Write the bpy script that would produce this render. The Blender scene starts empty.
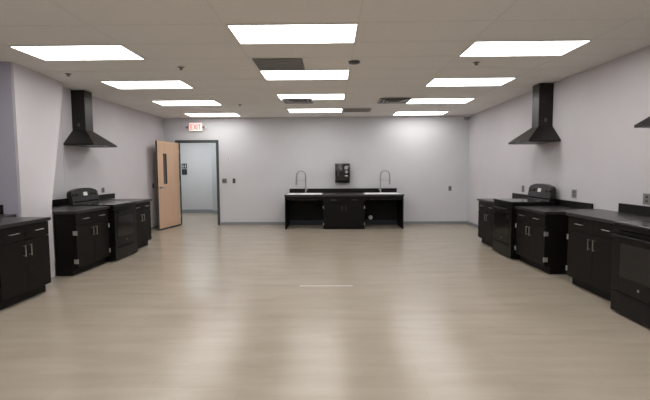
import bpy, bmesh, math, random
from mathutils import Vector, Matrix
random.seed(4)
sc = bpy.context.scene
col = sc.collection
PI = math.pi

# ------------------------------------------------------------------ materials
def pmat(name, color, rough=0.5, metal=0.0, spec=0.5, emit=None, estr=0.0):
    m = bpy.data.materials.new(name); m.use_nodes = True
    b = m.node_tree.nodes['Principled BSDF']
    b.inputs['Base Color'].default_value = (*color, 1)
    b.inputs['Roughness'].default_value = rough
    b.inputs['Metallic'].default_value = metal
    b.inputs['Specular IOR Level'].default_value = spec
    if emit:
        b.inputs['Emission Color'].default_value = (*emit, 1)
        b.inputs['Emission Strength'].default_value = estr
    return m

def noisy(name, c1, c2, scale=(5, 5, 5), rough=0.5, metal=0.0, spec=0.5, detail=4, bump=0.0, lo=0.35, hi=0.65, nscale=1.0, coords='Object'):
    m = pmat(name, c1, rough, metal, spec)
    nt = m.node_tree; N = nt.nodes; L = nt.links
    b = N['Principled BSDF']
    tc = N.new('ShaderNodeTexCoord'); mp = N.new('ShaderNodeMapping')
    mp.inputs['Scale'].default_value = scale
    nz = N.new('ShaderNodeTexNoise'); nz.inputs['Scale'].default_value = nscale; nz.inputs['Detail'].default_value = detail
    rp = N.new('ShaderNodeValToRGB')
    rp.color_ramp.elements[0].position = lo; rp.color_ramp.elements[0].color = (*c1, 1)
    rp.color_ramp.elements[1].position = hi; rp.color_ramp.elements[1].color = (*c2, 1)
    L.new(tc.outputs[coords], mp.inputs['Vector']); L.new(mp.outputs[0], nz.inputs['Vector'])
    L.new(nz.outputs['Fac'], rp.inputs['Fac']); L.new(rp.outputs['Color'], b.inputs['Base Color'])
    if bump:
        bp = N.new('ShaderNodeBump'); bp.inputs['Strength'].default_value = bump; bp.inputs['Distance'].default_value = 0.005
        L.new(nz.outputs['Fac'], bp.inputs['Height']); L.new(bp.outputs[0], b.inputs['Normal'])
    return m

def floor_material():
    m = pmat('vinyl_plank_floor', (.4, .36, .3), 0.3, 0, 0.5)
    nt = m.node_tree; N = nt.nodes; L = nt.links; b = N['Principled BSDF']
    tc = N.new('ShaderNodeTexCoord')
    mp = N.new('ShaderNodeMapping'); mp.inputs['Scale'].default_value = (0.9, 4.5, 1)
    nz = N.new('ShaderNodeTexNoise'); nz.inputs['Scale'].default_value = 1.3; nz.inputs['Detail'].default_value = 8; nz.inputs['Roughness'].default_value = .62
    L.new(tc.outputs['Object'], mp.inputs['Vector']); L.new(mp.outputs[0], nz.inputs['Vector'])
    bk = N.new('ShaderNodeTexBrick'); bk.inputs['Scale'].default_value = 1.0
    bk.inputs['Brick Width'].default_value = 1.22; bk.inputs['Row Height'].default_value = 0.18
    bk.inputs['Mortar Size'].default_value = 0.0012; bk.inputs['Mortar Smooth'].default_value = 0.5
    bk.inputs['Color1'].default_value = (FL[0]*.97, FL[1]*.965, FL[2]*.96, 1)
    bk.inputs['Color2'].default_value = (FL[0]*1.02, FL[1]*1.025, FL[2]*1.03, 1)
    bk.inputs['Mortar'].default_value = (FL[0]*.8, FL[1]*.79, FL[2]*.77, 1)
    L.new(tc.outputs['Object'], bk.inputs['Vector'])
    rp = N.new('ShaderNodeValToRGB')
    rp.color_ramp.elements[0].position = .3; rp.color_ramp.elements[0].color = (.87, .865, .85, 1)
    rp.color_ramp.elements[1].position = .62; rp.color_ramp.elements[1].color = (1.0, 1.0, 1.0, 1)
    L.new(nz.outputs['Fac'], rp.inputs['Fac'])
    mx = N.new('ShaderNodeMix'); mx.data_type = 'RGBA'; mx.blend_type = 'MULTIPLY'; mx.inputs[0].default_value = 1
    L.new(bk.outputs['Color'], mx.inputs[6]); L.new(rp.outputs['Color'], mx.inputs[7])
    L.new(mx.outputs[2], b.inputs['Base Color'])
    n2 = N.new('ShaderNodeTexNoise'); n2.inputs['Scale'].default_value = 2.0; n2.inputs['Detail'].default_value = 5
    mr = N.new('ShaderNodeMapRange'); mr.inputs[3].default_value = .21; mr.inputs[4].default_value = .25
    L.new(tc.outputs['Object'], n2.inputs['Vector']); L.new(n2.outputs['Fac'], mr.inputs[0]); L.new(mr.outputs[0], b.inputs['Roughness'])
    bp = N.new('ShaderNodeBump'); bp.inputs['Strength'].default_value = .08; bp.inputs['Distance'].default_value = .004
    return m

FL = (.385, .332, .268)
M = {}
M['floor'] = floor_material()
M['wall'] = noisy('painted_wall_lilac_grey', (.575, .555, .585), (.59, .57, .60), (2, 2, 2), .6, 0, .3, 3, .03)
M['wall_back'] = noisy('painted_wall_back', (.60, .60, .63), (.615, .615, .645), (2, 2, 2), .55, 0, .3, 3, .03)
M['wall_shaded'] = noisy('painted_wall_shadow_blue', (.42, .41, .49), (.435, .425, .505), (2, 2, 2), .6, 0, .3, 3, .03)  # wall paint made darker and bluer: shade on the end face painted in
M['hall_wall'] = noisy('hall_wall_paint', (.55, .56, .575), (.57, .58, .595), (2, 2, 2), .6, 0, .3)
M['hall_wall2'] = noisy('hall_wall_darker', (.43, .45, .465), (.45, .47, .485), (2, 2, 2), .6, 0, .3)  # darker copy of the hall wall colour, for contrast at the corner
M['ceiling'] = noisy('acoustic_ceiling_tile', (.775, .755, .73), (.81, .79, .765), (60, 60, 60), .9, 0, .2, 2, .1)
M['grid'] = pmat('ceiling_grid_metal', (.73, .71, .685), .6)
M['base'] = pmat('rubber_cove_base', (.25, .265, .285), .5)
M['cab'] = noisy('dark_espresso_laminate', (.0062, .0054, .0047), (.0085, .0073, .0062), (3, 3, 30), .48, 0, .13, 3)
M['cab_in'] = pmat('cabinet_dark_interior', (.008, .008, .009), .6, 0, .2)
M['toe'] = pmat('toe_kick_laminate', (.006, .005, .0045), .5, 0, .2)
M['counter'] = noisy('black_speckled_counter_laminate', (.016, .015, .0145), (.045, .042, .041), (90, 90, 90), .28, 0, .5, 2)
M['steel'] = pmat('brushed_nickel_handle', (.62, .61, .58), .3, 1.0)
M['shadesteel'] = pmat('shaded_nickel_handle', (.16, .16, .155), .35, .9)  # same nickel pulls, colour darkened to paint in the dim light there
M['hinge'] = pmat('satin_nickel_hinge', (.55, .55, .54), .4, .8)
M['black'] = pmat('black_enamel', (.004, .0035, .003), .3, 0, .2)
M['blackmat'] = pmat('black_matte_metal', (.004, .004, .004), .5, 0, .15)
M['glass'] = pmat('black_oven_glass', (.012, .010, .009), .07, 0, .28)
M['cooktop'] = pmat('black_ceramic_cooktop', (.01, .01, .01), .12, 0, .7)
M['ring'] = pmat('grey_burner_marking', (.16, .16, .16), .3)
M['display'] = pmat('pale_display_label', (.75, .75, .72), .4)
M['guard'] = pmat('glossy_black_control_panel', (.006, .006, .006), .14, 0, .45)
M['badge'] = pmat('chrome_badge', (.32, .32, .32), .3, .9)
M['hood'] = noisy('black_stainless_hood', (.018, .016, .015), (.025, .022, .02), (4, 4, 40), .33, .5, .5)
M['hood_filter'] = pmat('hood_filter_mesh', (.06, .06, .06), .4, .8)
M['sink'] = pmat('stainless_sink_steel', (.85, .86, .87), .38, .35)
M['chrome'] = pmat('faucet_brushed_steel', (.42, .41, .40), .3, .9)
M['wood'] = noisy('pale_maple_door_veneer', (.60, .40, .275), (.65, .44, .31), (14, 14, 1.1), .42, 0, .4, 4)
M['frame'] = pmat('dark_grey_green_steel_frame', (.055, .068, .068), .45)
M['dark'] = pmat('dark_slot', (.015, .014, .013), .7)
M['white'] = pmat('white_plastic', (.78, .77, .74), .4)
M['plate'] = pmat('grey_wall_plate', (.20, .19, .19), .4)
M['plate2'] = pmat('dark_receptacle', (.06, .06, .06), .4)
M['vent'] = noisy('grey_return_grille', (.20, .20, .20), (.24, .24, .235), (120, 120, 120), .6, 0, .3, 1)
M['red'] = pmat('exit_letter_red', (.8, .03, .02), .4, 0, .4, (1, .08, .05), 1.2)
M['exitface'] = pmat('exit_face_lit', (.85, .7, .66), .4, 0, .4, (1, .80, .74), .5)
M['light'] = pmat('light_diffuser', (.9, .9, .9), .5, 0, .3, (1.0, .985, .96), 7.6)
M['lightframe'] = pmat('light_frame_white', (.75, .74, .70), .5)
M['sign'] = pmat('dark_wall_sign', (.03, .035, .045), .4)
M['signmark'] = pmat('pale_sign_marking', (.6, .6, .6), .5)
M['pane'] = pmat('wired_glass_pane', (.10, .075, .055), .1, 0, .7)
M['smoke'] = pmat('smoked_plastic', (.006, .006, .007), .15, 0, .7)
M['smokegrey'] = pmat('grey_cover_mark', (.30, .30, .31), .3)
M['line'] = pmat('pale_floor_line', (.75, .72, .66), .4)
M['wallstub'] = M['wall']

# ------------------------------------------------------------------ mesh helpers
def box(bm, x0, x1, y0, y1, z0, z1, bev=0.0):
    if x0 > x1: x0, x1 = x1, x0
    if y0 > y1: y0, y1 = y1, y0
    if z0 > z1: z0, z1 = z1, z0
    vs = [bm.verts.new(p) for p in ((x0,y0,z0),(x1,y0,z0),(x1,y1,z0),(x0,y1,z0),(x0,y0,z1),(x1,y0,z1),(x1,y1,z1),(x0,y1,z1))]
    fs = [bm.faces.new([vs[i] for i in f]) for f in ((0,3,2,1),(4,5,6,7),(0,1,5,4),(1,2,6,5),(2,3,7,6),(3,0,4,7))]
    if bev:
        es = list({e for f in fs for e in f.edges})
        bmesh.ops.bevel(bm, geom=es, offset=bev, segments=2, affect='EDGES', profile=.5)

def cyl(bm, p0, p1, r0, r1=None, n=16, cap=True):
    r1 = r0 if r1 is None else r1
    p0 = Vector(p0); p1 = Vector(p1); d = (p1-p0)
    q = d.to_track_quat('Z', 'Y')
    a = []; b = []
    for i in range(n):
        t = 2*PI*i/n; v = Vector((math.cos(t), math.sin(t), 0))
        a.append(bm.verts.new(p0 + q @ (v*r0))); b.append(bm.verts.new(p1 + q @ (v*r1)))
    for i in range(n):
        j = (i+1) % n; bm.faces.new((a[i], a[j], b[j], b[i]))
    if cap:
        bm.faces.new(a[::-1]); bm.faces.new(b)

def tube(bm, pts, r, n=10):
    pts = [Vector(p) for p in pts]; rings = []
    up = Vector((0, 1, 0))
    for i, p in enumerate(pts):
        d = (pts[min(i+1, len(pts)-1)] - pts[max(i-1, 0)]).normalized()
        u = up if abs(d.dot(up)) < .95 else Vector((1, 0, 0))
        a = d.cross(u).normalized(); b = d.cross(a).normalized()
        rr = r(i) if callable(r) else r
        rings.append([bm.verts.new(p + a*math.cos(2*PI*k/n)*rr + b*math.sin(2*PI*k/n)*rr) for k in range(n)])
    for i in range(len(rings)-1):
        for k in range(n):
            j = (k+1) % n; bm.faces.new((rings[i][k], rings[i][j], rings[i+1][j], rings[i+1][k]))
    bm.faces.new(rings[0][::-1]); bm.faces.new(rings[-1])

def prism(bm, poly, axis, a, b):
    """extrude a 2-D polygon along axis from a to b. axis 0: poly=(y,z); 1: poly=(x,z); 2: poly=(x,y)"""
    def mk(p, t):
        return {0: (t, p[0], p[1]), 1: (p[0], t, p[1]), 2: (p[0], p[1], t)}[axis]
    A = [bm.verts.new(mk(p, a)) for p in poly]; B = [bm.verts.new(mk(p, b)) for p in poly]
    n = len(poly)
    bm.faces.new(A); bm.faces.new(B[::-1])
    for i in range(n):
        j = (i+1) % n; bm.faces.new((A[i], B[i], B[j], A[j]))

def hexa(bm, bot, top):
    B = [bm.verts.new(p) for p in bot]; T = [bm.verts.new(p) for p in top]; n = len(B)
    bm.faces.new(B[::-1]); bm.faces.new(T)
    for i in range(n):
        j = (i+1) % n; bm.faces.new((B[i], B[j], T[j], T[i]))

def obj(name, bm, mat, parent=None, smooth=False, loc=None):
    bmesh.ops.recalc_face_normals(bm, faces=bm.faces)
    me = bpy.data.meshes.new(name); bm.to_mesh(me); bm.free()
    me.materials.append(mat)
    if smooth:
        for p in me.polygons: p.use_smooth = True
        try: me.set_sharp_from_angle(angle=math.radians(40))
        except Exception: pass
    o = bpy.data.objects.new(name, me); col.objects.link(o)
    if parent: o.parent = parent
    if loc: o.location = loc
    return o

def B(): return bmesh.new()
def bx(name, dims, mat, parent=None, bev=0.0):
    bm = B(); box(bm, *dims, bev); return obj(name, bm, mat, parent)

def thing(name, label, cat, loc=(0, 0, 0), rotz=0, group=None):
    o = bpy.data.objects.new(name, None); col.objects.link(o)
    o.empty_display_size = .1
    o.location = loc; o.rotation_euler = (0, 0, rotz); o['label'] = label; o['category'] = cat
    if group: o['group'] = group
    return o
def tag(o, label, cat, group=None, kind=None):
    o['label'] = label; o['category'] = cat
    if group: o['group'] = group
    if kind: o['kind'] = kind
    return o
def struct(name, bm, mat, label=None):
    o = obj(name, bm, mat); o['kind'] = 'structure'
    if label: o['label'] = label
    return o

# ------------------------------------------------------------------ room
WL, WR, D, CH = -4.40, 3.59, 11.10, 2.82
YB = -2.6                       # wall behind the camera
WLN = -5.0                      # nearer part of the left wall
DX0, DX1, DH = -4.05, -3.00, 2.20   # doorway

bm = B(); box(bm, WLN-.15, WR+.15, YB-.15, D+.15, -.12, 0)
box(bm, -6.6, -2.0, D+.15, 16.6, -.12, 0)
fl = struct('floor', bm, M['floor'], 'beige wood look vinyl plank floor with a soft sheen')

bm = B(); box(bm, WLN-.15, WR+.15, YB-.15, D+.15, CH, CH+.1)
struct('ceiling', bm, M['ceiling'], 'suspended ceiling of large rectangular acoustic tiles')
bm = B(); box(bm, -6.6, -2.0, D+.16, 16.6, CH, CH+.1)
o = struct('ceiling', bm, M['ceiling'])

GX = [.265 + 1.27*k for k in range(-5, 4)]
GX = [x for x in GX if WLN < x < WR]
GY = [4.06 + .611*k for k in range(-11, 12)]
GY = [y for y in GY if YB < y < D]
bm = B()
for x in GX: box(bm, x-.011, x+.011, YB, D, CH-.0015, CH)
for y in GY: box(bm, (WLN if y < 5.3 else WL), WR, y-.011, y+.011, CH-.0016, CH-.0001)
struct('trim_1', bm, M['grid'], 'metal grid bars between the ceiling tiles')

# walls
bm = B(); box(bm, WL-.15, WL, 6.9, D+.15, 0, CH); struct('wall_left', bm, M['wall'])
bm = B(); box(bm, WR, WR+.15, YB-.15, D+.15, 0, CH); struct('wall_right', bm, M['wall'])
bm = B()
box(bm, WL-.15, DX0, D, D+.15, 0, CH); box(bm, DX1, WR, D, D+.15, 0, CH); box(bm, DX0, DX1, D, D+.15, DH, CH)
struct('wall_back', bm, M['wall_back'])
bm = B(); box(bm, WLN-.15, WR+.15, YB-.15, YB, 0, CH); struct('wall_front', bm, M['wall'])
# projecting stub of wall on the left: end facing the camera with blue-grey shade painted in, pale flank facing the room
bm = B(); box(bm, WLN-.15, WLN, YB, 5.35, 0, CH); struct('wall_left', bm, M['wall'])
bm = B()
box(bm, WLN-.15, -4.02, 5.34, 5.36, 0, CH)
struct('wall_left', bm, M['wall_shaded'], 'end face of the wall projection at the far left, blue-grey shade painted in')
# flank
bm = B()
zk = [0, 1.0, 1.9, CH]
fark = [(-3.80, 5.655), (-3.80, 5.655), (-4.02, 6.20), (-4.17, 6.62)]
def lerp_far(z):
    for i in range(3):
        if z <= zk[i+1]+1e-6:
            u = (z-zk[i])/(zk[i+1]-zk[i]); return [fark[i][k]*(1-u)+fark[i+1][k]*u for k in (0, 1)]
rows = []; NZ = 24; NU = 8
for i in range(NZ+1):
    z = CH*i/NZ; fx, fy = lerp_far(z)
    rows.append([bm.verts.new((-3.99+(fx+3.99)*u/NU, 5.345+(fy-5.345)*u/NU, z)) for u in range(NU+1)] + [bm.verts.new((-4.55, fy, z)), bm.verts.new((-4.55, 5.362, z))])
for i in range(NZ):
    for k in range(NU+3):
        j = (k+1) % (NU+3); bm.faces.new((rows[i][k], rows[i][j], rows[i+1][j], rows[i+1][k]))
bm.faces.new(rows[0][::-1]); bm.faces.new(rows[-1])
flank = struct('wall_left', bm, M['wall'], 'pale flank of the wall projection on the left')
for p_ in flank.data.polygons: p_.use_smooth = True
flank.data.set_sharp_from_angle(angle=math.radians(30))
bm = B(); box(bm, WL-.15, WL-.002, 5.66, 6.9, 0, CH); struct('wall_left', bm, M['wall'])

# hall beyond the doorway
bm = B(); box(bm, -6.6, -3.98, 14.3, 14.45, 0, CH); struct('wall_hall', bm, M['hall_wall'])
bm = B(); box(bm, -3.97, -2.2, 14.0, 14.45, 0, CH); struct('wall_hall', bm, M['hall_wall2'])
bm = B(); box(bm, -2.2, -2.05, D+.15, 14.4, 0, CH); struct('wall_hall', bm, M['hall_wall'])
bm = B(); box(bm, -6.6, -6.45, D+.15, 14.4, 0, CH); struct('wall_hall', bm, M['hall_wall'])
bm = B(); box(bm, -6.4, -3.985, 14.285, 14.299, 0, .12); box(bm, -3.985, -2.2, 13.985, 13.999, 0, .12)
struct('baseboard_hall', bm, M['base'])

# baseboards
bm = B(); box(bm, DX1+.06, -1.2, D-.014, D-.001, 0, .075); box(bm, 1.84, WR-.02, D-.014, D-.001, 0, .075); box(bm, -1.08, -.19, D-.014, D-.001, 0, .075); box(bm,.82,1.72, D-.014, D-.001, 0, .075)
struct('baseboard_back', bm, M['base'], 'grey rubber base strip along the back wall')
bm = B(); box(bm, WL, DX0-.06, D-.014, D-.001, 0, .075); struct('baseboard_back', bm, M['base'])
bm = B(); box(bm, WL+.001, WL+.014, 8.4, D-.02, 0, .075); struct('baseboard_left', bm, M['base'])
bm = B(); box(bm, WR-.014, WR-.001, 8.3, D-.02, 0, .075); struct('baseboard_right', bm, M['base'])

# door frame
bm = B()
box(bm, DX0-.045, DX0+.02, D-.02, D+.17, 0, DH+.0); box(bm, DX1-.02, DX1+.045, D-.02, D+.17, 0, DH); box(bm, DX0-.045, DX1+.045, D-.02, D+.17, DH-.02, DH+.045)
struct('trim_2', bm, M['frame'], 'dark grey green steel frame around the doorway')

# open door leaf, hinged on the left jamb, swung into the room
hx, hy = DX0+.005, D-.03
ang = math.atan2(10.10-hy, -4.21-hx)
W = .975
def rotated(o):
    o.location = (hx, hy, 0); o.rotation_euler = (0, 0, ang)
bm = B()
# local x from hinge to free edge, local y>0 is the side facing the room's middle
t = .045; wz0, wz1, wx0, wx1 = 1.13, 1.86, .60, .73
box(bm, 0, wx0, 0, t, .012, 2.17); box(bm, wx1, W, 0, t, .012, 2.17)
box(bm, wx0, wx1, 0, t, .012, wz0); box(bm, wx0, wx1, 0, t, wz1, 2.17)
door = struct('door_1', bm, M['wood'], 'pale maple door standing open into the room')
rotated(door)
bx('vision_pane', (wx0, wx1, .015, .03, wz0, wz1), M['pane'], door)
bm = B()
for a in ((wx0-.012, wx0+.003, wz0-.012, wz1+.012), (wx1-.003, wx1+.012, wz0-.012, wz1+.012), (wx0, wx1, wz0-.012, wz0+.003), (wx0, wx1, wz1-.003, wz1+.012)):
    box(bm, a[0], a[1], -.004, t+.004, a[2], a[3])
obj('pane_frame', bm, M['frame'], door)
bm = B()
for s in (1, -1):
    y0 = t if s > 0 else 0
    cyl(bm, (W-.07, y0, 1.04), (W-.07, y0+s*.012, 1.04), .03)
    cyl(bm, (W-.07, y0+s*.01, 1.04), (W-.07, y0+s*.06, 1.04), .011)
    tube(bm, [(W-.07, y0+s*.055, 1.04), (W-.12, y0+s*.058, 1.04), (W-.20, y0+s*.05, 1.035)], .011)
obj('lever_handle', bm, M['chrome'], door, True)
bx('door_sweep', (.01, W-.005, -.006, t+.006, .004, .035), M['dark'], door)
bm = B()
bx('edge_strip', (W+.0005, W+.006, .004, t-.004, .012, 2.17), M['frame'], door)
bm = B()
for z in (.25, 1.1, 1.95): cyl(bm, (-.008, t+.004, z-.05), (-.008, t+.004, z+.05), .009)
obj('hinge', bm, M['chrome'], door, True)

# ------------------------------------------------------------------ ceiling lights
def make_light(label):
    t = thing('ceiling_light', label, 'ceiling light', group='lit ceiling light panels')
    bm = B(); w, d = .61, .288
    for a in ((-w-.012, w+.012, -d-.012, -d), (-w-.012, w+.012, d, d+.012), (-w-.012, -w, -d, d), (w, w+.012, -d, d)):
        box(bm, a[0], a[1], a[2], a[3], -.012, 0)
    obj('frame', bm, M['lightframe'], t)
    bx('diffuser', (-w, w, -d, d), M['light'], t) if False else None
    bm = B(); box(bm, -w+.001, w-.001, -d+.001, d-.001, -.009, -.001); obj('diffuser', bm, M['light'], t)
    return t
def copy_tree(o, parent=None):
    c = o.copy(); col.objects.link(c)
    if parent: c.parent = parent
    for ch in list(o.children): copy_tree(ch, c)
    return c
proto = make_light('x')
ordn = ['nearest', 'second', 'third', 'farthest']
used = False
for nm, xc, y0 in (('middle', -.36, 4.063), ('left', -2.90, 4.655), ('right', 2.18, 4.665)):
    for k in range(4):
        o = proto if not used else copy_tree(proto); used = True
        o.location = (xc, y0 + .305 + 1.833*k, CH)
        w = {0: 'nearest the camera', 1: 'second back from the camera', 2: 'third back from the camera', 3: 'closest to the back wall'}[k]
        o['label'] = f'unseen added lit ceiling panel continuing the {nm} row, {w}'
    for k in (-1, -2, -3):  # unseen panels carrying the rows on, added for the room's brightness
        o = copy_tree(proto); o.location = (xc, y0 + .305 + 1.833*k, CH)
        o['label'] = f'unseen added lit ceiling panel continuing the {nm} row, overhead and {["","above","just behind","well behind"][-k]} the viewer'
        o['group'] = 'unseen ceiling panels added to light the room'

# return grilles, diffusers, detectors
def grille(name, label, x0, x1, y0, y1, mat, cat='ceiling vent', slats=8):
    t = thing(name, label, cat, ((x0+x1)/2, (y0+y1)/2, CH), group='ceiling vents')
    w, d = (x1-x0)/2, (y1-y0)/2
    bm = B()
    for a in ((-w, w, -d, -d+.02), (-w, w, d-.02, d), (-w, -w+.02, -d+.02, d-.02), (w-.02, w, -d+.02, d-.02)): box(bm, *a, -.012, -.0075)
    obj('frame', bm, mat, t)
    bm = B(); box(bm, -w+.02, w-.02, -d+.02, d-.02, -.0085, -.0075); obj('backing', bm, mat, t)
    bm = B()
    for i in range(slats):
        y = -d+.03 + (2*d-.06)*i/(slats-1)
        box(bm, -w+.02, w-.02, y-.004, y+.004, -.013, -.0086)
    obj('slats', bm, mat, t)
grille('return_air_grille', 'dull grey square return air grille in front of a middle row light', -.97, -.35, 5.29, 5.885, M['vent'])
M['vent2'] = pmat('faint_grey_vent', (.33, .31, .28), .7)
grille('return_air_grille', 'faint grey square return air grille close to the back wall', .29, .92, 9.58, 10.15, M['vent2'])

def diffuser(label, x, y):
    t = thing('air_diffuser', label, 'ceiling vent', (x, y, CH), group='ceiling vents')
    bm = B()
    for i, s in enumerate((.29, .22, .15)):
        z0 = -.012 - i*.012
        for sx in (-1, 1):
            prism(bm, [(sx*s, z0), (sx*(s-.05), z0+.005), (sx*(s-.055), z0+.003), (sx*(s-.004), z0-.012)], 1, -s, s)
            prism(bm, [(sx*s, z0), (sx*(s-.05), z0+.005), (sx*(s-.055), z0+.003), (sx*(s-.004), z0-.012)], 0, -s, s)
    obj('louvres', bm, M['plate'], t)
    bx('throat', (-.26, .26, -.26, .26, -.011, -.008), M['dark'], t)
    bx('centre_plate', (-.09, .09, -.09, .09, -.055, -.05), M['plate'], t)
diffuser('dark louvred square air diffuser beside the third middle row light', -.65, 8.42)
diffuser('dark louvred square air diffuser left of the third right row light', 1.24, 8.5)

def sprinkler(label, x, y):
    t = thing('sprinkler_head', label, 'sprinkler', (x, y, CH), group='ceiling sprinkler heads')
    bm = B(); cyl(bm, (0, 0, -.006), (0, 0, -.014), .045, .03, 20); obj('escutcheon', bm, M['plate'], t, True)
    bm = B(); cyl(bm, (0, 0, -.014), (0, 0, -.022), .012)
    for s in (-1, 1): tube(bm, [(s*.01, 0, -.018), (s*.016, 0, -.026), (0, 0, -.036)], .004, 6)
    obj('frame_arms', bm, M['plate2'], t, True)
    bm = B(); cyl(bm, (0, 0, -.035), (0, 0, -.038), .022); obj('deflector', bm, M['plate2'], t, True)
sprinkler('small dark sprinkler head on the ceiling between left and middle light rows', -1.99, 5.69)
sprinkler('small dark sprinkler head below the nearest light of the right row', 1.88, 5.58)
sprinkler('small sprinkler head on the ceiling near the doorway end', -1.9, 8.9)
sprinkler('small sprinkler head on the ceiling left of the left light row', -3.70, 6.0)

t = thing('smoke_detector', 'low dark round detector on the ceiling right of the middle lights', 'smoke detector', (.30, 5.49, CH))
bm = B(); cyl(bm, (0, 0, -.006), (0, 0, -.022), .075, .07, 24); obj('base', bm, M['plate2'], t, True)
bm = B(); cyl(bm, (0, 0, -.022), (0, 0, -.030), .06, .045, 24); obj('cap', bm, M['plate2'], t, True)

t = thing('security_camera', 'small grey dome camera in the top right back corner', 'camera', (3.46, 10.9, CH))
bm = B(); cyl(bm, (0, 0, -.007), (0, 0, -.05), .085, .075, 24); obj('base', bm, M['white'], t, True)
bm = B()
bmesh.ops.create_uvsphere(bm, u_segments=20, v_segments=12, radius=.075, matrix=Matrix.Translation((0, 0, -.06)) @ Matrix.Diagonal((1, 1, 1.15, 1)))
obj('dome', bm, M['plate'], t, True)

# ------------------------------------------------------------------ cabinets
def bar_handle(parent, cx, yf, cz, length, vertical, hm='steel'):
    bm = B(); h = length/2
    if vertical:
        tube(bm, [(cx, yf, cz-h+.012), (cx, yf-.026, cz-h+.012)], .0045, 8); tube(bm, [(cx, yf, cz+h-.012), (cx, yf-.026, cz+h-.012)], .0045, 8)
        box(bm, cx-.0045, cx+.0045, yf-.032, yf-.022, cz-h, cz+h, .002)
    else:
        for s in (-1, 1): tube(bm, [(cx+s*(h-.012), yf, cz), (cx+s*(h-.012), yf-.026, cz)], .0045, 8)
        box(bm, cx-h, cx+h, yf-.032, yf-.022, cz-.0045, cz+.0045, .002)
    obj('handle', bm, M[hm], parent)

def cabinet(label, loc, rotz, w, depth, h, toe=.10, hinges=True, toe_in=.075, drawers=True, hm='steel'):
    """local: x along the run, front face at y=0 looking to -y, back at y=depth"""
    t = thing('base_cabinet', label, 'cabinet', loc, rotz)
    bm = B()
    box(bm, -w/2, w/2, .021, depth, toe, h)
    box(bm, -w/2+.001, w/2-.001, toe_in, depth, 0, toe)
    obj('carcass', bm, M['cab'], t)
    zd = h - .165 if drawers else h-.01
    g = .003
    for s in (-1, 1):
        x0, x1 = (-w/2+.004, -g/2) if s < 0 else (g/2, w/2-.004)
        bm = B(); box(bm, x0, x1, 0, .02, toe+.012, zd-.006, .0015); d = obj('door', bm, M['cab'], t)
        cx = -.045*1 if s < 0 else .045
        bar_handle(d, cx, 0, zd-.12, .13, True, hm)
        if hinges:
            xe = x0 if s < 0 else x1
            for z in (toe+.10, zd-.10):
                bm = B(); cyl(bm, (xe+s*.001, -.006, z-.032), (xe+s*.001, -.006, z+.032), .007, None, 10)
                box(bm, xe-.012 if s > 0 else xe-.006, xe+.006 if s > 0 else xe+.012, -.002, .0, z-.03, z+.03)
                box(bm, xe+s*.0045, xe+s*.0065, -.004, .045, z-.03, z+.03)
                obj('hinge', bm, M['hinge'], d)
        if drawers:
            bm = B(); box(bm, x0, x1, 0, .02, zd, h-.008, .0015); dr = obj('drawer', bm, M['cab'], t)
            bar_handle(dr, (x0+x1)/2, 0, (zd+h)/2+.002, .14, False, hm)
    return t

def worktop(label, poly, z0, z1, splash=None, z2=None):
    """poly in world x,y; splash = list of boxes (x0,x1,y0,y1)"""
    cx = sum(p[0] for p in poly)/len(poly); cy = sum(p[1] for p in poly)/len(poly)
    t = thing('worktop', label, 'countertop', (cx, cy, z0))
    bm = B(); prism(bm, [(p[0]-cx, p[1]-cy) for p in poly], 2, 0, z1-z0)
    bmesh.ops.recalc_face_normals(bm, faces=bm.faces)
    bmesh.ops.bevel(bm, geom=list(bm.edges), offset=.004, segments=2, affect='EDGES')
    obj('slab', bm, M['counter'], t)
    for s in (splash or []):
        bx('backsplash', (s[0]-cx, s[1]-cx, s[2]-cy, s[3]-cy, z1-z0, (z2 or z1+.1)-z0), M['cabsplash'], t, .003)
    return t
M['cabsplash'] = noisy('dark_backsplash_laminate', (.006, .005, .005), (.011, .009, .009), (60, 60, 60), .4, 0, .2, 2)

def rect(x0, x1, y0, y1): return [(x0, y0), (x1, y0), (x1, y1), (x0, y1)]
# left run
XL = -3.50
cabinet('black base cabinet left of the left wall range, below the splashback end', (XL, (5.68+6.53)/2, 0), PI/2, .85, .30, .86)
cabinet('black base cabinet between the left wall range and the open door', (XL-.03, (7.36+8.15)/2, 0), PI/2, .79, .80, .86)
worktop('black worktop on the cabinet at the near side of the left range', [(-3.475, 5.66), (-3.475, 6.54), (-4.38, 6.54), (-4.38, 6.21), (-3.84, 5.66)], .862, .90, [(-4.38, -4.36, 6.21, 7.33)], 1.0)
worktop('black worktop on the cabinet between left range and open door', rect(-4.38, -3.505, 7.35, 8.19), .862, .90, [(-4.38, -4.36, 7.35, 8.42)], 1.0)
# near left cabinet
cabinet('black base cabinet cut off by the left edge of the photo', (-3.385, 4.575, 0), PI/2, .77, .60, .86, hinges=False)
cabinet_x = None
worktop('black worktop running to the shaded end wall at far left', [(-3.36, 4.17), (-3.36, 4.975), (-3.97, 4.975), (-4.05, 5.335), (-4.98, 5.335), (-4.98, 4.17)], .862, .90, [(-4.95, -4.215, 5.315, 5.335)], 1.02)
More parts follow.
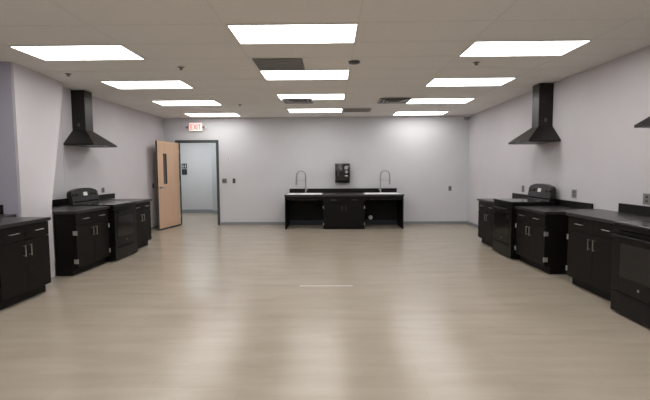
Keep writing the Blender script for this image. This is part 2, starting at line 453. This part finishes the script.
# right run
cabinet('black base cabinet between the right wall range and the nearest worktop gap', (2.90, (5.72+6.62)/2, 0), -PI/2, .90, .66, .82)
cabinet('black base cabinet beyond the far range, nearest the right back corner', (2.90, (7.41+8.32)/2, 0), -PI/2, .91, .66, .82)
worktop('black worktop on the cabinet at the near side of the far right range', rect(2.875, WR-.005, 5.70, 6.63), .822, .86, [(WR-.025, WR-.005, 5.80, 7.39)], .96)
worktop('black worktop at the far end of the right wall run', rect(2.875, WR-.005, 7.40, 8.35), .822, .86, [(WR-.025, WR-.005, 7.40, 8.35)], .97)
cabinet('large black base cabinet at right, left of the nearest range', (2.95, (4.25+5.26)/2, 0), -PI/2, 1.01, .61, .86)
worktop('black worktop beside the nearest range with a splashback behind', [(2.92, 4.24), (2.92, 5.275), (3.25, 5.69), (WR-.005, 5.69), (WR-.005, 4.24)], .862, .90, [(WR-.025, WR-.005, 4.24, 5.27)], 1.01)

# ------------------------------------------------------------------ ranges
def kitchen_range(label, loc, rotz, w=.755, depth=.66, gh=1.17, top=.915, group='black freestanding ranges', wall_gap=0.0):
    """front of the door at y=0"""
    t = thing('kitchen_range', label, 'stove', loc, rotz, group)
    bm = B()
    box(bm, -w/2, w/2, .035, depth, .03, top-.022); box(bm, -w/2+.03, w/2-.03, .09, depth-.03, 0, .03)
    obj('body', bm, M['blackmat'], t)
    bm = B(); box(bm, -w/2-.002, w/2+.002, -.005, depth-.05, top-.02, top, .006); ck = obj('cooktop', bm, M['cooktop'], t)
    for x, y, r in ((-.19, .17, .105), (.19, .17, .085), (-.19, .42, .08), (.19, .42, .105)):
        bm = B(); n = 36
        for ra, rb in ((r, r-.004), (r*.6, r*.6-.003)):
            a = [bm.verts.new((x+ra*math.cos(2*PI*i/n), y+ra*math.sin(2*PI*i/n), top+.0006)) for i in range(n)]
            b = [bm.verts.new((x+rb*math.cos(2*PI*i/n), y+rb*math.sin(2*PI*i/n), top+.0006)) for i in range(n)]
            for i in range(n):
                j = (i+1) % n; bm.faces.new((a[i], a[j], b[j], b[i]))
        obj('burner', bm, M['ring'], ck)
    # front trim below cooktop
    bm = B(); box(bm, -w/2, w/2, .008, .034, top-.075, top-.022, .004); obj('front_panel', bm, M['black'], t)
    # oven door with window
    z0, z1 = .235, top-.082
    bm = B(); f = .11
    box(bm, -w/2+.003, -w/2+f, 0, .034, z0, z1, .004); box(bm, w/2-f, w/2-.003, 0, .034, z0, z1, .004)
    box(bm, -w/2+f, w/2-f, 0, .034, z0, z0+.15); box(bm, -w/2+f, w/2-f, 0, .034, z1-.12, z1)
    dr = obj('oven_door', bm, M['black'], t)
    bx('window', (-w/2+f, w/2-f, .002, .03, z0+.15, z1-.12), M['glass'], dr)
    bm = B()
    for s in (-1, 1): tube(bm, [(s*.31, 0, z1-.045), (s*.31, -.045, z1-.045)], .010, 8)
    tube(bm, [(-.34, -.048, z1-.045), (-.2, -.052, z1-.045), (.2, -.052, z1-.045), (.34, -.048, z1-.045)], .012, 10)
    obj('handle', bm, M['blackmat'], dr, True)
    bm = B(); cyl(bm, (0, 0, z0+.075), (0, -.003, z0+.075), .014, None, 20); obj('badge', bm, M['badge'], dr)
    # drawer
    bm = B(); box(bm, -w/2+.003, w/2-.003, .002, .034, .022, z0-.008, .004); d2 = obj('drawer', bm, M['black'], t)
    bx('finger_pull', (-.25, .25, -.004, .002, z0-.03, z0-.018), M['blackmat'], d2)
    # back guard: arched, leaning console
    yb = depth-.015
    pts = []
    hw = w/2-.003
    n = 14
    base = top-.01
    top_pts = [(-hw+.0, gh-.075)]
    for i in range(n+1):
        u = -1 + 2*i/n
        top_pts.append((u*(hw-.03), gh-.045 + .045*(1-abs(u)**2.6)))
    top_pts.append((hw, gh-.075))
    bm = B()
    outline = [(-hw, base)] + top_pts + [(hw, base)]
    F = []; K = []
    for x, z in outline:
        k = (z-base)/(gh-base)
        yf = yb - .105 + .045*k
        F.append(bm.verts.new((x, yf, z))); K.append(bm.verts.new((x, yb, z)))
    bm.faces.new(F); bm.faces.new(K[::-1])
    for i in range(len(F)):
        j = (i+1) % len(F); bm.faces.new((F[i], K[i], K[j], F[j]))
    g = obj('back_guard', bm, M['guard'], t)
    def face_y(z): return yb - .105 + .045*(z-base)/(gh-base)
    zc = (base+gh)/2+.035
    # vent slot below console
    bm = B(); box(bm, -hw+.03, hw-.03, face_y(base+.05)-.004, face_y(base+.05)+.02, base+.035, base+.06); obj('vent_slot', bm, M['blackmat'], g)
    # display, keypad and knobs
    bm = B()
    for q in ((-.055, .055, zc-.028, zc+.03),):
        v = [bm.verts.new((x, face_y(z)-.003, z)) for x, z in ((q[0], q[2]), (q[1], q[2]), (q[1], q[3]), (q[0], q[3]))]; bm.faces.new(v)
    obj('display', bm, M['display'], g)
    for x in (-.31, -.22, .22, .31):
        bm = B(); y = face_y(zc); cyl(bm, (x, y, zc), (x, y-.022, zc-.004), .021, .018, 18)
        box(bm, x-.003, x+.003, y-.028, y-.02, zc-.018, zc+.016)
        obj('knob', bm, M['plate2'], g, True)
    return t
kitchen_range('black range under the left wall hood with arched control panel', (-3.425, 6.942, 0), PI/2, depth=.76)
kitchen_range('black range under the far right wall hood, beyond the gap worktop', (2.835, 7.015, 0), -PI/2, depth=.70, gh=1.195, top=.925)
kitchen_range('large black range cut off by the right edge of the photo', (2.82, 3.85, 0), -PI/2, depth=.74)

# ------------------------------------------------------------------ range hoods
def hood(label, loc, rotz, zb=1.86, ztop=CH, dy=0.0):
    """back on the wall at y=0, front at y=-.5"""
    t = thing('range_hood', label, 'range hood', loc, rotz, 'black chimney range hoods')
    w, d = .38, .50
    bm = B(); hexa(bm, [(-w, -d, zb), (w, -d, zb), (w, 0, zb), (-w, 0, zb)], [(-w, -d, zb+.028), (w, -d, zb+.028), (w, 0, zb+.028), (-w, 0, zb+.028)])
    obj('rim', bm, M['hood'], t)
    bm = B()
    dw, dd = .115, .228
    hexa(bm, [(-w, -d, zb+.028), (w, -d, zb+.028), (w, 0, zb+.028), (-w, 0, zb+.028)], [(-dw-.004, -dd-.004, zb+.26), (dw+.004, -dd-.004, zb+.26), (dw+.004, 0, zb+.26), (-dw-.004, 0, zb+.26)])
    obj('canopy', bm, M['hood'], t)
    bm = B(); box(bm, -dw, dw, -dd, 0, zb+.26, ztop-.008); ch = obj('chimney', bm, M['hood'], t)
    # maker's mark: small pale oval on each side
    for s in (-1, 1):
        bm = B()
        n = 20; a = []; b = []
        for i in range(n):
            th = 2*PI*i/n
            a.append(bm.verts.new((s*(dw+.001), -dd/2+.020*math.cos(th), zb+.36+.026*math.sin(th)))); b.append(bm.verts.new((s*(dw+.001), -dd/2+.014*math.cos(th), zb+.36+.019*math.sin(th))))
        for i in range(n):
            j = (i+1) % n; bm.faces.new((a[i], a[j], b[j], b[i]))
        obj('emblem', bm, M['badge'], ch)
    bm = B()
    for s in (-1, 1):
        box(bm, s*.02, s*(w-.03), -d+.06, -.04, zb-.004, zb)
    obj('filter', bm, M['hood_filter'], t)
    for i in range(4):
        bm = B(); cyl(bm, (-.06+.04*i, -d, zb+.014), (-.06+.04*i, -d-.003, zb+.014), .007, None, 12)
        obj('button', bm, M['badge'], t)
    return t
hood('black chimney hood on the left wall above the range', (WL+.002, 7.29, 0), PI/2, 1.875)
hood('black chimney hood on the right wall, fully in view', (WR-.002, 7.06, 0), -PI/2, 1.865)
hood('black hood whose far corner just enters the right edge of the photo', (WR-.002, 4.0, 0), -PI/2, 1.85)

# ------------------------------------------------------------------ sink unit on the back wall
SX0, SX1, SY = -1.13, 1.75, 10.20
CX0, CX1 = -.20, .81
t = thing('sink_counter', 'long black worktop with open knee spaces, carrying two sinks', 'countertop', ((SX0+SX1)/2, SY, 0))
ox = (SX0+SX1)/2
# sinks: left x -.98..-.25, right .86..1.6
sinks = [(-1.06, -.24), (.85, 1.67)]
bm = B()
yf, yb2 = -.02, D-SY-.004
ya, yc = .022, .56      # sink opening
def sl(x0, x1, y0, y1): box(bm, x0-ox, x1-ox, y0, y1, .80, .845)
sl(SX0-.01, SX1+.01, yf, ya); sl(SX0-.01, SX1+.01, yc, yb2)
sl(SX0-.01, sinks[0][0], ya, yc); sl(sinks[0][1], sinks[1][0], ya, yc); sl(sinks[1][1], SX1+.01, ya, yc)
obj('worktop', bm, M['counter'], t)
bx('backsplash', (SX0+.03-ox, SX1-.03-ox, yb2-.02, yb2, .845, .955), M['cabsplash'], t, .003)
for x in (SX0, SX1-.022):
    bx('side_panel', (x-ox, x+.022-ox, 0, yb2, 0, .80), M['cab'], t)
for a, b in ((SX0+.022, CX0-.001), (CX1+.001, SX1-.022)): bx('apron', (a-ox, b-ox, .01, .03, .715, .80), M['cab'], t)
for a, b in ((SX0+.022, CX0-.001), (CX1+.001, SX1-.022)): bx('back_panel', (a-ox, b-ox, yb2-.05, yb2-.03, .12, .715), M['cab_in'], t)
# blue-black kick rails low in the knee spaces
M['rail'] = pmat('dark_blue_base_rail', (.012, .02, .032), .5)
for a, b in ((SX0+.022, CX0-.001), (CX1+.001, SX1-.022)): bx('kick_rail', (a-ox, b-ox, yb2-.07, yb2-.051, .0, .12), M['rail'], t)

c = cabinet('black two door cabinet under the middle of the sink worktop', ((CX0+CX1)/2, SY-.01, 0), 0, CX1-CX0, .70, .797, toe=.03, drawers=True, toe_in=.03, hm='shadesteel')

# round cap under the right sink
o = thing('pipe_cap', 'small round white cap on the panel below the right sink', 'pipe cap', (1.03, SY+yb2-.051, .19))
bm = B(); cyl(bm, (0, 0, 0), (0, -.012, 0), .055, None, 20); obj('flange', bm, M['white'], o)
bm = B(); cyl(bm, (0, -.012, 0), (0, -.05, 0), .035, .03, 20); obj('plug', bm, M['white'], o, True)

def sink(label, x0, x1):
    t = thing('sink', label, 'sink', ((x0+x1)/2, SY+(ya+yc)/2, .845), group='steel sinks in the back worktop')
    w = (x1-x0)/2; d = (yc-ya)/2
    bm = B()
    def ringz(s, z): return [(-w+s, -d+s, z), (w-s, -d+s, z), (w-s, d-s, z), (-w+s, d-s, z)]
    loops = [ringz(-.03, .001), ringz(-.03, .010), ringz(.0, .010), ringz(.02, -.005), ringz(.05, -.13), ringz(.10, -.14)]
    V = [[bm.verts.new(p) for p in l] for l in loops]
    for i in range(len(V)-1):
        for k in range(4):
            j = (k+1) % 4; bm.faces.new((V[i][k], V[i][j], V[i+1][j], V[i+1][k]))
    bm.faces.new(V[-1])
    obj('basin', bm, M['sink'], t)
    bm = B(); cyl(bm, (0, 0, -.139), (0, 0, -.136), .045, None, 24); obj('drain', bm, M['chrome'], t, True)
sink('steel drop-in sink at the left end of the back worktop', *sinks[0])
sink('steel drop-in sink at the right end of the back worktop', *sinks[1])

def faucet(label, x, s):
    y = SY + yc + .075
    t = thing('faucet', label, 'faucet', (x, y, .846), group='tall spring faucets')
    bm = B(); cyl(bm, (0, 0, 0), (0, 0, .012), .032); cyl(bm, (0, 0, .012), (0, 0, .12), .019); cyl(bm, (0, 0, .12), (0, 0, .42), .014)
    obj('riser', bm, M['chrome'], t, True)
    R = .118; top = .48
    pts = [(0, -.0, .30), (0, 0, .40)]
    for i in range(0, 17):
        th = PI*i/16; pts.append((s*(R - R*math.cos(th)), 0, top + (R*.95)*math.sin(th) - .02))
    pts += [(s*2*R, 0, .40), (s*2*R, 0, .34)]
    bm = B(); tube(bm, pts, lambda i: .019 if i % 2 else .017, 10)
    # coils
    obj('spring_hose', bm, M['chrome'], t, True)
    bm = B(); cyl(bm, (s*2*R, 0, .34), (s*2*R, 0, .24), .017, .022); cyl(bm, (s*2*R, 0, .24), (s*2*R, 0, .225), .026, .026); obj('spray_head', bm, M['chrome'], t, True)
    bm = B(); tube(bm, [(0, 0, .325), (s*R, 0, .325), (s*2*R, 0, .325)], .0065, 8); cyl(bm, (s*2*R, 0, .315), (s*2*R, 0, .335), .024); obj('support_arm', bm, M['chrome'], t, True)
    bm = B(); tube(bm, [(0, 0, .085), (-s*.035, 0, .085)], .012, 10); tube(bm, [(-s*.035, 0, .085), (-s*.06, 0, .12), (-s*.085, 0, .15)], .006, 8); obj('lever', bm, M['chrome'], t, True)
faucet('tall arched spring faucet over the left sink', -.655, -1)
faucet('tall arched spring faucet over the right sink', 1.265, 1)

# paper towel dispenser on wall
t = thing('towel_dispenser', 'glossy black towel dispenser on the wall between the faucets', 'towel dispenser', (.295, D-.001, 1.11))
bm = B(); box(bm, -.195, .195, -.06, 0, 0, .50, .01); obj('back_shell', bm, M['blackmat'], t)
bm = B(); box(bm, -.19, .19, -.21, -.0605, .035, .495, .03); cv = obj('cover', bm, M['smoke'], t, True)
bm = B(); box(bm, -.13, .13, -.15, -.061, .0, .034); obj('paper_slot', bm, M['blackmat'], t)
bm = B(); cyl(bm, (.09, -.2105, .39), (.09, -.215, .39), .05, None, 20); cyl(bm, (.10, -.2105, .28), (.10, -.215, .28), .04, None, 20); obj('grey_discs', bm, M['smokegrey'], cv)  # two plain grey discs on the cover
bm = B(); box(bm, .055, .135, -.215, -.2105, .17, .19); obj('label_strip', bm, M['display'], cv)
bm = B(); box(bm, -.13, -.10, -.2125, -.2105, .18, .42); obj('sight_strip', bm, M['plate2'], cv)

# ------------------------------------------------------------------ exit sign
t = thing('exit_sign', 'lit red and white exit sign with two lamp heads above the doorway', 'exit sign', (-3.53, D-.001, 2.47))
bm = B(); box(bm, -.175, .175, -.05, 0, 0, .225, .012); hs = obj('housing', bm, M['white'], t)
bm = B(); box(bm, -.165, .165, -.053, -.0505, .012, .213); obj('face', bm, M['exitface'], t)
bm = B()
def seg(x0, z0, x1, z1, wd=.017):
    dx, dz = x1-x0, z1-z0; l = math.hypot(dx, dz); nx, nz = -dz/l*wd/2, dx/l*wd/2
    v = [bm.verts.new((x, y, z)) for y in (-.058, -.0535) for x, z in ((x0+nx, z0+nz), (x1+nx, z1+nz), (x1-nx, z1-nz), (x0-nx, z0-nz))]
    for f in ((0, 1, 2, 3), (7, 6, 5, 4), (0, 4, 5, 1), (1, 5, 6, 2), (2, 6, 7, 3), (3, 7, 4, 0)): bm.faces.new([v[i] for i in f])
zl, zh = .045, .175; zm = (zl+zh)/2
seg(-.125, zl, -.125, zh); seg(-.13, zh-.008, -.07, zh-.008); seg(-.13, zm, -.078, zm); seg(-.13, zl+.008, -.07, zl+.008)
seg(-.05, zl, .02, zh); seg(-.05, zh, .02, zl)
seg(.042, zl, .042, zh)
seg(.065, zh-.008, .135, zh-.008); seg(.10, zl, .10, zh)
obj('exit_lettering', bm, M['red'], t)
for s in (-1, 1):
    bm = B(); cyl(bm, (s*.176, -.025, .10), (s*.20, -.025, .10), .012); cyl(bm, (s*.215, .0-.01, .10), (s*.215, -.075, .10), .035, .045, 20)
    lh = obj('lamp_head', bm, M['white'], t, True)
    bm = B(); cyl(bm, (s*.215, -.0755, .10), (s*.215, -.078, .10), .038, None, 20); obj('lens', bm, M['plate'], lh)

# ------------------------------------------------------------------ wall plates
def plate(name, label, cat, loc, rotz, w, h, mat, kind, group=None):
    t = thing(name, label, cat, loc, rotz, group)
    bx('cover_plate', (-w/2, w/2, -.006, 0, -h/2, h/2), mat, t, .002)
    bm = B()
    if kind == 'switch2':
        for s in (-1, 1): box(bm, s*.023-.014, s*.023+.014, -.010, -.0062, -.03, .03)
        obj('rocker', bm, M['plate2'], t)
    elif kind == 'switch':
        box(bm, -.016, .016, -.011, -.0062, -.033, .033); obj('rocker', bm, M['plate2'], t)
    elif kind == 'outlet':
        for s in (-1, 1): box(bm, -.017, .017, -.009, -.0062, s*.024-.014, s*.024+.014, .003)
        obj('socket', bm, M['plate2'], t)
    elif kind == 'sensor':
        cyl(bm, (0, -.0062, 0), (0, -.014, 0), .016, None, 16); obj('sensor', bm, M['plate2'], t)
y = D-.001
plate('light_switch', 'wide grey double light switch just right of the doorway', 'light switch', (-2.82, y, 1.17), 0, .125, .125, M['plate'], 'switch2')
plate('light_switch', 'narrow dark light switch, second to the right of the doorway', 'light switch', (-2.565, y, 1.17), 0, .075, .125, M['plate2'], 'switch')
plate('wall_sensor', 'tiny sensor button on the back wall above the switches', 'sensor', (-2.70, y, 1.75), 0, .06, .06, M['white'], 'sensor')
plate('wall_outlet', 'grey outlet on the back wall right of the sinks', 'outlet', (3.115, y, .94), 0, .08, .125, M['plate'], 'outlet')
plate('wall_outlet', 'small outlet on the left wall just beyond the range', 'outlet', (WL+.001, 8.05, 1.08), PI/2, .10, .09, M['plate'], 'outlet')
plate('wall_outlet', 'outlet on the right wall to the left of the far range panel', 'outlet', (WR-.001, 7.93, 1.07), -PI/2, .10, .125, M['plate'], 'outlet')
plate('wall_outlet', 'outlet on the right wall between the far range and nearest worktop', 'outlet', (WR-.001, 6.27, 1.07), -PI/2, .12, .125, M['plate'], 'outlet')
plate('wall_outlet', 'outlet at the right edge of the photo above the nearest splashback', 'outlet', (WR-.001, 4.83, 1.09), -PI/2, .12, .125, M['plate'], 'outlet')
plate('light_switch', 'small dark unidentified control plate on the left wall beside the open door edge', 'light switch', (WL, 10.35, 1.08), PI/2, .09, .12, M['plate2'], 'switch')  # unidentified small dark wall control, built as a switch plate

# hall sign
t = thing('restroom_sign', 'dark two panel restroom sign on the hall wall beyond the doorway', 'sign', (-4.99, 14.298, 1.50))
bx('upper_panel', (-.09, .09, -.01, 0, .02, .19), M['sign'], t, .003)
lp = bx('lower_panel', (-.09, .09, -.01, 0, -.19, .0), M['sign'], t, .003)
for s in (-1, 1):
    bm = B(); cyl(bm, (s*.04, -.0105, .155), (s*.04, -.013, .155), .013, None, 14)
    prism(bm, [(s*.04-.022, .07), (s*.04+.022, .07), (s*.04+.012, .138), (s*.04-.012, .138)], 1, -.013, -.0105)
    box(bm, s*.04-.012, s*.04-.003, -.013, -.0105, .035, .07); box(bm, s*.04+.003, s*.04+.012, -.013, -.0105, .035, .07)
    obj('pictogram', bm, M['signmark'], t)

# thin pale line on floor
bm = B(); box(bm, -.30, .36, -.008, .008, .0005, .002)
o = obj('floor_line', bm, M['line'], None, loc=(0, 0, 0)); tag(o, 'thin pale line crossing the middle of the floor', 'tape')
o.location = (-.10, 5.16, 0)

# ------------------------------------------------------------------ unseen lamp added to brighten the hall
def area(name, loc, sx, sy, power, color=(1, 1, 1)):
    l = bpy.data.lights.new(name, 'AREA'); l.shape = 'RECTANGLE'; l.size = sx; l.size_y = sy; l.energy = power; l.color = color
    o = bpy.data.objects.new(name, l); col.objects.link(o); o.location = loc; return o
area('hall_fill_light', (-4.4, 12.9, CH-.03), 1.2, .6, 50, (.97, .99, 1.0))

w = bpy.data.worlds.new('World'); sc.world = w; w.use_nodes = True
w.node_tree.nodes['Background'].inputs['Color'].default_value = (.5, .5, .52, 1)
w.node_tree.nodes['Background'].inputs['Strength'].default_value = .05

# ------------------------------------------------------------------ camera
f, p, yw, r, H = 421.4, .071, -.015, .006, 1.441
cp, sp, cy, sy, cr, sr = math.cos(p), math.sin(p), math.cos(yw), math.sin(yw), math.cos(r), math.sin(r)
Ym = Matrix(((cy, -sy, 0), (sy, cy, 0), (0, 0, 1))); Pm = Matrix(((1, 0, 0), (0, cp, -sp), (0, sp, cp))); Rm = Matrix(((cr, 0, -sr), (0, 1, 0), (sr, 0, cr)))
Mx = Rm @ Pm @ Ym                   # world -> (right, forward, up)
right, fwd, up = Mx[0], Mx[1], Mx[2]
rot = Matrix((right, up, -fwd)).transposed()
cam = bpy.data.cameras.new('camera'); cam.sensor_width = 36; cam.lens = 36*f/650; cam.clip_start = .05
co = bpy.data.objects.new('camera', cam); col.objects.link(co)
co.matrix_world = Matrix.Translation((0, 0, H)) @ rot.to_4x4()
sc.camera = co

sc.view_settings.view_transform = 'Standard'
sc.view_settings.look = 'None'
sc.view_settings.exposure = 0.0
